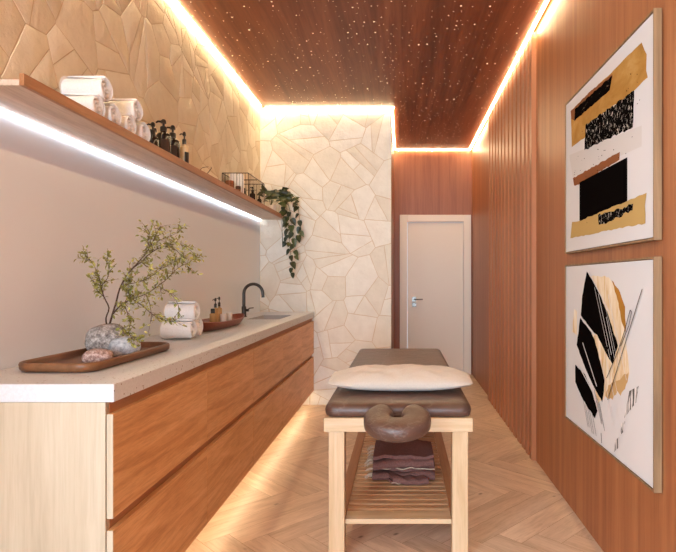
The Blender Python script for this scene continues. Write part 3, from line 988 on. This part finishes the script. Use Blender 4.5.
sb = thing('small_bottle', 'low amber bottle with dark cap in the red dish', 'bottle', (-1.208, 3.525, .9565), 0, g)
MB().lathe([(.018, 0), (.020, .003), (.020, .085), (.012, .092)], seg=22).build('bottle_body', M['amber'], sb, smooth=45)
MB().lathe([(.013, .092), (.013, .118), (.010, .121)], seg=18).build('cap', M['black'], sb, smooth=45)
def cup(label, loc):
    mb = MB().lathe([(.015, 0), (.018, .003), (.022, .075), (.0205, .075), (.018, .065), (.015, .012)], seg=22)
    o = tag(mb.build('white_cup', M['pot'], smooth=45), label, 'cup', 'white cups in the red dish'); o.location = loc
cup('small white cup in the red dish beside the amber bottles', (-1.198, 3.705, .9565))
cup('small white cup in the red dish, nearest the tap', (-1.200, 3.830, .9575))

# ------------------------------------------------------------------ massage table
def massage_table():
    x0, x1, y0, y1 = -.353, .320, 2.486, 4.53
    t = thing('massage_table', 'wooden massage table with brown leather top in mid room', 'massage table', ((x0 + x1) / 2, y0, 0))
    hw, ln = (x1 - x0) / 2, y1 - y0
    ap = MB()
    ap.box(-hw, hw, 0, .030, .575, .638); ap.box(-hw, hw, ln - .03, ln, .575, .638)
    ap.box(-hw, -hw + .03, .030, ln - .03, .575, .638); ap.box(hw - .03, hw, .030, ln - .03, .575, .638)
    ap.box(-hw + .03, hw - .03, .03, ln - .03, .618, .638)
    ap.build('table_frame', M['beech_x'], t, bevel=.003)
    for sx in (-1, 1):
        for yy in (.012, ln - .084):
            xa = sx * (hw - .0205)
            xb = sx * (hw - .0925)
            MB().box(min(xa, xb), max(xa, xb), yy, yy + .072, 0, .575).build('leg', M['beech'], t, bevel=.003)
    # leather pad
    def pad(xa, xb, ya, yb, z0, z1, r):
        base = rounded([(xa, ya, r), (xb, ya, r), (xb, yb, r), (xa, yb, r)], 6)
        h = z1 - z0
        rs = []
        for d, zf in ((.012, 0), (.004, .06), (.0, .22), (-.003, .45), (.0, .68), (.008, .86), (.022, .96), (.045, 1.0), (.12, 1.03), (.22, 1.04)):
            q = inset(base, min(d, .045))
            if d > .045:
                cx, cy = (xa + xb) / 2, (ya + yb) / 2
                fx, fy = 1 - (d - .045) / ((xb - xa) / 2 - .045), 1 - (d - .045) / ((yb - ya) / 2 - .045)
                q = [(cx + (x - cx) * fx, cy + (y - cy) * fy) for x, y in q]
            rs.append([(x, y, z0 + h * zf) for x, y in q])
        return MB().rings(rs)
    pad(-.334, .332, .006, ln + .02, .6385, .700, .05).build('padded_top', M['leather'], t, smooth=60)
    # low slatted shelf
    for sx in (-1, 1):
        xa, xb = sx * .243, sx * .298
        MB().box(min(xa, xb), max(xa, xb), .088, ln - .088, .146, .172).build('shelf_rail', M['rail'], t, bevel=.002)
    MB().box(-.243, .243, .034, .128, .146, .168).build('front_rail', M['beech_x'], t, bevel=.002)
    sl = MB()
    k = 0; y = .150
    while y < ln - .13:
        sl.box(-.2425, .2425, y, y + .036, .150, .168); y += .0585
    sl.build('slatted_shelf', M['slat'], t)
    # face cradle on its arm
    fc = MB()
    a_, b_, hw_, hh_ = .083, .080, .060, .039
    t0 = R(19); n = 56
    rs = []
    for i in range(n + 1):
        f = i / n
        th = t0 + (2 * math.pi - 2 * t0) * f
        e = min(1, min(f, 1 - f) / .07)
        k = math.sqrt(max(0, 1 - (1 - e) ** 2)) * .97 + .03
        cx, cy = a_ * math.sin(th), b_ * math.cos(th)
        tx, ty = a_ * math.cos(th), -b_ * math.sin(th)
        L = math.hypot(tx, ty); nx, ny = ty / L, -tx / L
        if nx * cx + ny * cy < 0: nx, ny = -nx, -ny
        ring = []
        for j in range(20):
            ph = 2 * math.pi * j / 20
            c, s = math.cos(ph), math.sin(ph)
            u = hw_ * math.copysign(abs(c) ** .62, c) * k; v = hh_ * math.copysign(abs(s) ** .6, s) * (k * .75 + .25 if e > 0 else .03)
            ring.append((cx + nx * u, cy + ny * u, v))
        rs.append(ring)
    fc.rings(rs)
    cr = fc.build('face_cradle', M['leather'], t, smooth=70)
    cr.location = (-.003, -.152, .663); cr.rotation_euler = (R(11), 0, 0)
    pp = []
    for i in range(61):
        th = R(40) + R(280) * i / 60
        pp.append((1.0 * (a_ + .053) * math.sin(th), (b_ + .053) * math.cos(th), .0225))
    MB().tube(pp, .0022, 6).build('piping', M['leather'], cr, smooth=60)
    for sx in (-1, 1):
        MB().tube([(sx * .06, .05, .600), (sx * .06, -.13, .616)], .011, 10).build('cradle_arm', M['gunmetal'], t, smooth=50)
massage_table()

# pillow
def pillow():
    mb = MB(); bm = mb.bm
    nu, nv, w, d, h = 56, 30, .725, .36, .055
    def P(i, j, sg):
        u, v = -1 + 2 * i / nu, -1 + 2 * j / nv
        x = u * w / 2
        y = v * d / 2 * (1 - .34 * abs(u) ** 4)
        e = max(0, 1 - abs(u) ** 2.6) ** .62 * max(0, 1 - abs(v) ** 2.4) ** .55
        wr = .010 * noise.noise(Vector((u * 4 + v, v * 2.2, 1.3))) + .006 * noise.noise(Vector((u * 10 - v * 3, v * 4, 4)))
        z = e * h * (1 if sg > 0 else .82) * sg + (wr * e * (1.2 if sg > 0 else .2))
        return (x, y, z)
    top = [[bm.verts.new(P(i, j, 1)) for j in range(nv + 1)] for i in range(nu + 1)]
    bot = [[top[i][j] if i in (0, nu) or j in (0, nv) else bm.verts.new(P(i, j, -1)) for j in range(nv + 1)] for i in range(nu + 1)]
    for g_ in (top, bot):
        for i in range(nu):
            for j in range(nv): mb.face([g_[i][j], g_[i + 1][j], g_[i + 1][j + 1], g_[i][j + 1]])
    o = mb.build('pillow', M['linen'], smooth=80)
    o.location = (-.008, 2.86, .704 + .048); o.rotation_euler = (R(4), 0, R(-.5))
    tag(o, 'cream pillow lying across the brown leather massage table', 'pillow')
pillow()

# folded towelling blanket on the slatted shelf
def blanket():
    t = thing('folded_blanket', 'plum brown folded towelling blanket on the table shelf', 'blanket', (-.012, 2.98, .1685))
    def sheet(mb, x0, x1, prof, th, seed, sk=0.0, amp=.008):
        nx = 26; m = len(prof)
        def nrm(i):
            a, b = prof[max(i - 1, 0)], prof[min(i + 1, m - 1)]
            L = math.hypot(b[0] - a[0], b[1] - a[1]) or 1
            return -(b[1] - a[1]) / L, (b[0] - a[0]) / L
        grid = []
        for s in (1, -1):
            g_ = []
            for k in range(nx + 1):
                x = x0 + (x1 - x0) * k / nx
                row = []
                for i, (y, z) in enumerate(prof):
                    ny, nz = nrm(i)
                    w = amp * noise.noise(Vector((x * 9, y * 6, seed + i * .05))) + amp * .5 * noise.noise(Vector((x * 26, y * 9, seed)))
                    lift = min(1, z / .03)
                    row.append(mb.bm.verts.new((x + sk * (y) , y + ny * th / 2 * s + w * .8 * lift, max(.001 if s > 0 else .0005, z + nz * th / 2 * s + w * lift))))
                g_.append(row)
            grid.append(g_)
        for s, g_ in enumerate(grid):
            for k in range(nx):
                for i in range(m - 1): mb.face([g_[k][i], g_[k + 1][i], g_[k + 1][i + 1], g_[k][i + 1]])
        a, b = grid
        for i in range(m - 1):
            for k in (0, nx): mb.face([a[k][i], a[k][i + 1], b[k][i + 1], b[k][i]])
        for k in range(nx):
            for i in (0, m - 1): mb.face([a[k][i], a[k + 1][i], b[k + 1][i], b[k][i]])
        return grid
    def fold(y0, y1, zlist, rr):
        """zigzag profile: layers at the heights in zlist, turning at y0 (front) and y1 (back)."""
        pts = []
        fwd = False
        for i, z in enumerate(zlist):
            a, b = (y1, y0) if not fwd else (y0, y1)
            pts += [(a + (b - a) * u, z) for u in (.05, .2, .4, .6, .8, .95)]
            if i < len(zlist) - 1:
                zc = (z + zlist[i + 1]) / 2; r = (zlist[i + 1] - z) / 2; sg = -1 if b == y0 else 1
                pts += [(b + sg * r * math.sin(q), zc - r * math.cos(q)) for q in (R(45), R(90), R(135))]
            fwd = not fwd
        return pts
    mb = MB()
    sheet(mb, -.150, .190, fold(.03, .33, [.012, .034, .056], 0), .019, 1.0, .03, .012)
    sheet(mb, -.145, .185, fold(.02, .33, [.078, .100, .122], 0), .019, 4.0, .0, .013)
    o = mb.build('upper_fold', M['plum'], t, smooth=70)
    mb = MB()
    sheet(mb, -.06, .13, fold(-.045, .12, [.010, .028], 0), .013, 9.0, -.45, .014)
    mb.build('loose_fold', M['plum'], t, smooth=70)
    hm = MB()
    def wavy(x0, x1, y, z, amp, seed, r):
        hm.tube([(x0 + (x1 - x0) * k / 30, y + amp * .6 * noise.noise(Vector((k * .3, seed, 0))), max(r, z + amp * noise.noise(Vector((k * .24, seed, 5))))) for k in range(31)], r, 6)
    wavy(-.150, .190, .012, .070, .010, 2.2, .0035)
    wavy(-.045, .140, -.052, .016, .014, 6.1, .0032)
    wavy(-.150, .190, .018, .022, .010, 3.4, .0032)
    hm.build('hem', M['hem'], t, smooth=70)
    fr = MB(); rnd = random.Random(3)
    for k in range(34):
        z = .015 + .118 * (k % 6) / 6 + rnd.uniform(-.006, .006); y = .02 + .31 * rnd.random()
        x = -.150
        fr.tube([(x, y, z), (x - .018, y + rnd.uniform(-.01, .01), z - .002), (x - .034 - rnd.uniform(0, .012), y + rnd.uniform(-.015, .015), max(.004, z - .02))], [.005, .0045, .003], 5)
    fr.build('fringe', M['hem'], t, smooth=70)['kind'] = 'stuff'
blanket()

# ------------------------------------------------------------------ pictures on the right wall
def picture(label, zb_, shapes, mats, extra=None, Ht=.847):
    """Sheet plane faces -x; u runs from the far edge towards the viewer, v upwards."""
    Wd, yfar, xf = 1.083, 3.06, .9025
    t = thing('framed_picture', label, 'picture', (0, 0, 0), group='abstract pictures on the wood wall')
    f = MB(); b = .0075; xb = XR - .004
    ya, yb, za, zc = yfar - Wd, yfar, zb_, zb_ + Ht
    f.box(xf, xb, ya, ya + b, za, zc); f.box(xf, xb, yb - b, yb, za, zc)
    f.box(xf, xb, ya + b, yb - b, za, za + b); f.box(xf, xb, ya + b, yb - b, zc - b, zc)
    f.build('frame', M['frame_oak'], t)
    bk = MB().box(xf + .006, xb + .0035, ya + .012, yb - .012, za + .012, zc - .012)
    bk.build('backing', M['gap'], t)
    xs_ = xf + .0048
    c = MB()
    c.mi = 0; g2 = b + .003
    c.poly([(xs_, yfar - u, zb_ + v) for u, v in ((g2, g2), (Wd - g2, g2), (Wd - g2, Ht - g2), (g2, Ht - g2))])
    mats_l = [M['paper']] + [M[q] for q in mats]
    for k, (poly, mn) in enumerate(shapes):
        c.poly([(xs_ - .00018 * (k + 1), yfar - u, zb_ + v) for u, v in poly], 1 + mats.index(mn))
    for line, wd_, mn in (extra or []):
        for (u0, v0), (u1, v1) in zip(line, line[1:]):
            L = math.hypot(u1 - u0, v1 - v0); nu, nv = -(v1 - v0) / L * wd_, (u1 - u0) / L * wd_
            c.poly([(xs_ - .0043, yfar - u, zb_ + v) for u, v in ((u0 - nu, v0 - nv), (u1 - nu, v1 - nv), (u1 + nu, v1 + nv), (u0 + nu, v0 + nv))], 1 + mats.index(mn))
    for fc in c.bm.faces:
        fc.normal_update()
        if fc.normal.x > 0: fc.normal_flip()
    for q in mats_l: q.node_tree.nodes['Principled BSDF'].inputs['Specular IOR Level'].default_value = .0
    c.build('artwork', mats_l, t, recalc=False)
rnd = random.Random(2)
def ragged(p, amp, step=.02, seed=1):
    r = random.Random(seed); out = []
    for i in range(len(p)):
        a, b = p[i], p[(i + 1) % len(p)]
        L = math.hypot(b[0] - a[0], b[1] - a[1]); n = max(1, int(L / step))
        for s in range(n):
            q = s / n; e = r.uniform(-amp, amp) if s else 0
            out.append((a[0] + (b[0] - a[0]) * q + (b[1] - a[1]) / L * e, a[1] + (b[1] - a[1]) * q - (b[0] - a[0]) / L * e))
    return out
specks = []
for k in range(46):
    u, v = rnd.uniform(.15, 1.0), rnd.choice((rnd.uniform(.36, .55), rnd.uniform(.02, .7)))
    s = rnd.uniform(.0018, .0045)
    specks.append(([(u - s, v), (u + s, v)], s * .6, 'ink'))
M['gold_light'] = plain('light_gold_paint', '#b9985f', 0.55)
def dense_black():
    t = NT('scuffed_black_print')
    n = t.noise(t.mapping(t.coord(), (1, 14, 40)), 1.0, 5, 0.7, 0.8)
    t.base(t.ramp(n, [(0.60, lin('#0f0a08')), (0.72, lin('#8a7663'))]))
    return t.set(Roughness=0.6)
M['ink_dense'] = dense_black()
M['sand_dark'] = plain('dark_sand_paint', '#c09a68', 0.6)
picture('upper framed abstract with gold bands and black blocks', 1.404, [
    ([(0.066, 0.533), (0.971, 0.441), (0.971, 0.362), (0.127, 0.402)], 'pale'),
    (ragged([(0.094, 0.763), (0.416, 0.76), (0.726, 0.755), (0.971, 0.755), (0.997, 0.714), (1.014, 0.693), (1.01, 0.635), (1.023, 0.604), (0.908, 0.596), (0.329, 0.612), (0.329, 0.563), (0.11, 0.566)], .003, .03, 2), 'gold'),
    (ragged([(0.092, 0.764), (0.416, 0.765), (0.682, 0.743), (0.682, 0.725), (0.416, 0.732), (0.17, 0.735), (0.153, 0.698), (0.101, 0.718)], .002), 'rust'),
    (ragged([(0.165, 0.752), (0.679, 0.738), (0.652, 0.685), (0.153, 0.692)], .003), 'ink_dense'),
    (ragged([(0.332, 0.622), (0.905, 0.595), (0.892, 0.456), (0.318, 0.501)], .005), 'ink_broken'),
    (ragged([(0.133, 0.396), (0.763, 0.389), (0.759, 0.358), (0.229, 0.345), (0.153, 0.354)], .003), 'rust'),
    ([(0.242, 0.354), (0.84, 0.35), (0.84, 0.165), (0.242, 0.155)], 'ink'),
    (ragged([(0.119, 0.165), (0.242, 0.158), (0.84, 0.174), (1.016, 0.179), (1.002, 0.134), (1.006, 0.067), (0.091, 0.081)], .003, .03, 5), 'gold_light'),
    (ragged([(0.511, 0.157), (0.611, 0.155), (0.769, 0.15), (0.897, 0.155), (0.892, 0.13), (0.635, 0.111), (0.519, 0.11)], .006), 'ink_broken'),
], ['pale', 'gold', 'rust', 'ink', 'ink_dense', 'ink_broken', 'gold_light'], specks, Ht=.831)
picture('lower framed abstract with slanting black and sand brush strokes', .497, [
    (ragged([(0.359, 0.787), (0.471, 0.782), (0.635, 0.776), (0.737, 0.725), (0.811, 0.653), (0.811, 0.543), (0.861, 0.392), (0.811, 0.319), (0.693, 0.287), (0.50, 0.19), (0.40, 0.35), (0.45, 0.6), (0.40, 0.744)], .004), 'sand'),
    (ragged([(0.67, 0.763), (0.748, 0.725), (0.816, 0.653), (0.821, 0.548), (0.78, 0.59), (0.748, 0.667)], .004), 'ochre'),
    (ragged([(0.599, 0.246), (0.635, 0.302), (0.78, 0.358), (0.851, 0.395), (0.841, 0.353), (0.769, 0.282), (0.737, 0.296), (0.682, 0.246)], .006), 'sand_dark'),
    (ragged([(0.153, 0.61), (0.203, 0.597), (0.195, 0.478), (0.119, 0.486)], .005), 'sand'),
    (ragged([(0.351, 0.805), (0.471, 0.744), (0.635, 0.609), (0.743, 0.486), (0.682, 0.401), (0.55, 0.467), (0.416, 0.524), (0.26, 0.585), (0.283, 0.683)], .003), 'ink'),
    (ragged([(0.252, 0.57), (0.416, 0.514), (0.524, 0.432), (0.599, 0.326), (0.562, 0.211), (0.498, 0.238), (0.388, 0.293), (0.314, 0.34), (0.195, 0.426)], .003), 'ink'),
    (ragged([(0.444, 0.512), (0.498, 0.508), (0.599, 0.442), (0.647, 0.361), (0.623, 0.286), (0.55, 0.372)], .003), 'sand'),
    (ragged([(0.173, 0.32), (0.329, 0.295), (0.43, 0.229), (0.502, 0.156), (0.468, 0.113), (0.298, 0.163), (0.173, 0.23)], .003), 'ink'),
    ([(0.861, 0.321), (0.949, 0.358), (0.927, 0.291), (0.811, 0.201)], 'hatch'),
    ([(0.78, 0.168), (0.821, 0.191), (0.801, 0.141), (0.769, 0.116)], 'hatch'),
    ([(0.715, 0.083), (0.759, 0.108), (0.748, 0.059), (0.704, 0.029)], 'hatch'),
], ['sand', 'ochre', 'ink', 'hatch', 'paper', 'sand_dark'], [
    ([(0.984, 0.729), (0.635, 0.236)], .0022, 'ink'), ([(0.875, 0.644), (0.811, 0.543), (0.748, 0.461), (0.623, 0.33)], .0022, 'ink'),
    ([(0.875, 0.644), (0.889, 0.637), (0.861, 0.58), (0.78, 0.49)], .002, 'ink'), ([(0.556, 0.069), (0.562, 0.025)], .0025, 'ink'),
] + [([(u, v), (u + .05 + .02 * q, v - .085 - .03 * q)], .0016, 'ink') for u, v, q in ((.31,.165,1),(.34,.15,.4),(.37,.15,1),(.40,.14,.6),(.44,.13,.2),(.49,.225,1),(.51,.215,.5),(.53,.205,1),(.46,.26,.2))] + [
    ([(u, v), (u + .16, v - .26)], w_, 'paper') for u, v, w_ in ((.47,.73,.0016),(.52,.70,.0022),(.60,.66,.0014),(.64,.70,.002),(.68,.62,.0016),(.60,.44,.002),(.64,.46,.0015),(.55,.40,.002))] + [
    ([(0.39, 0.80), (0.66, 0.62)], .003, 'paper'), ([(0.25, 0.585), (0.48, 0.505)], .004, 'paper'), ([(0.23, 0.33), (0.52, 0.20)], .004, 'paper'),
    ([(0.30, 0.45), (0.50, 0.27)], .0035, 'paper'), ([(0.62, 0.60), (0.72, 0.42)], .002, 'paper'),
])
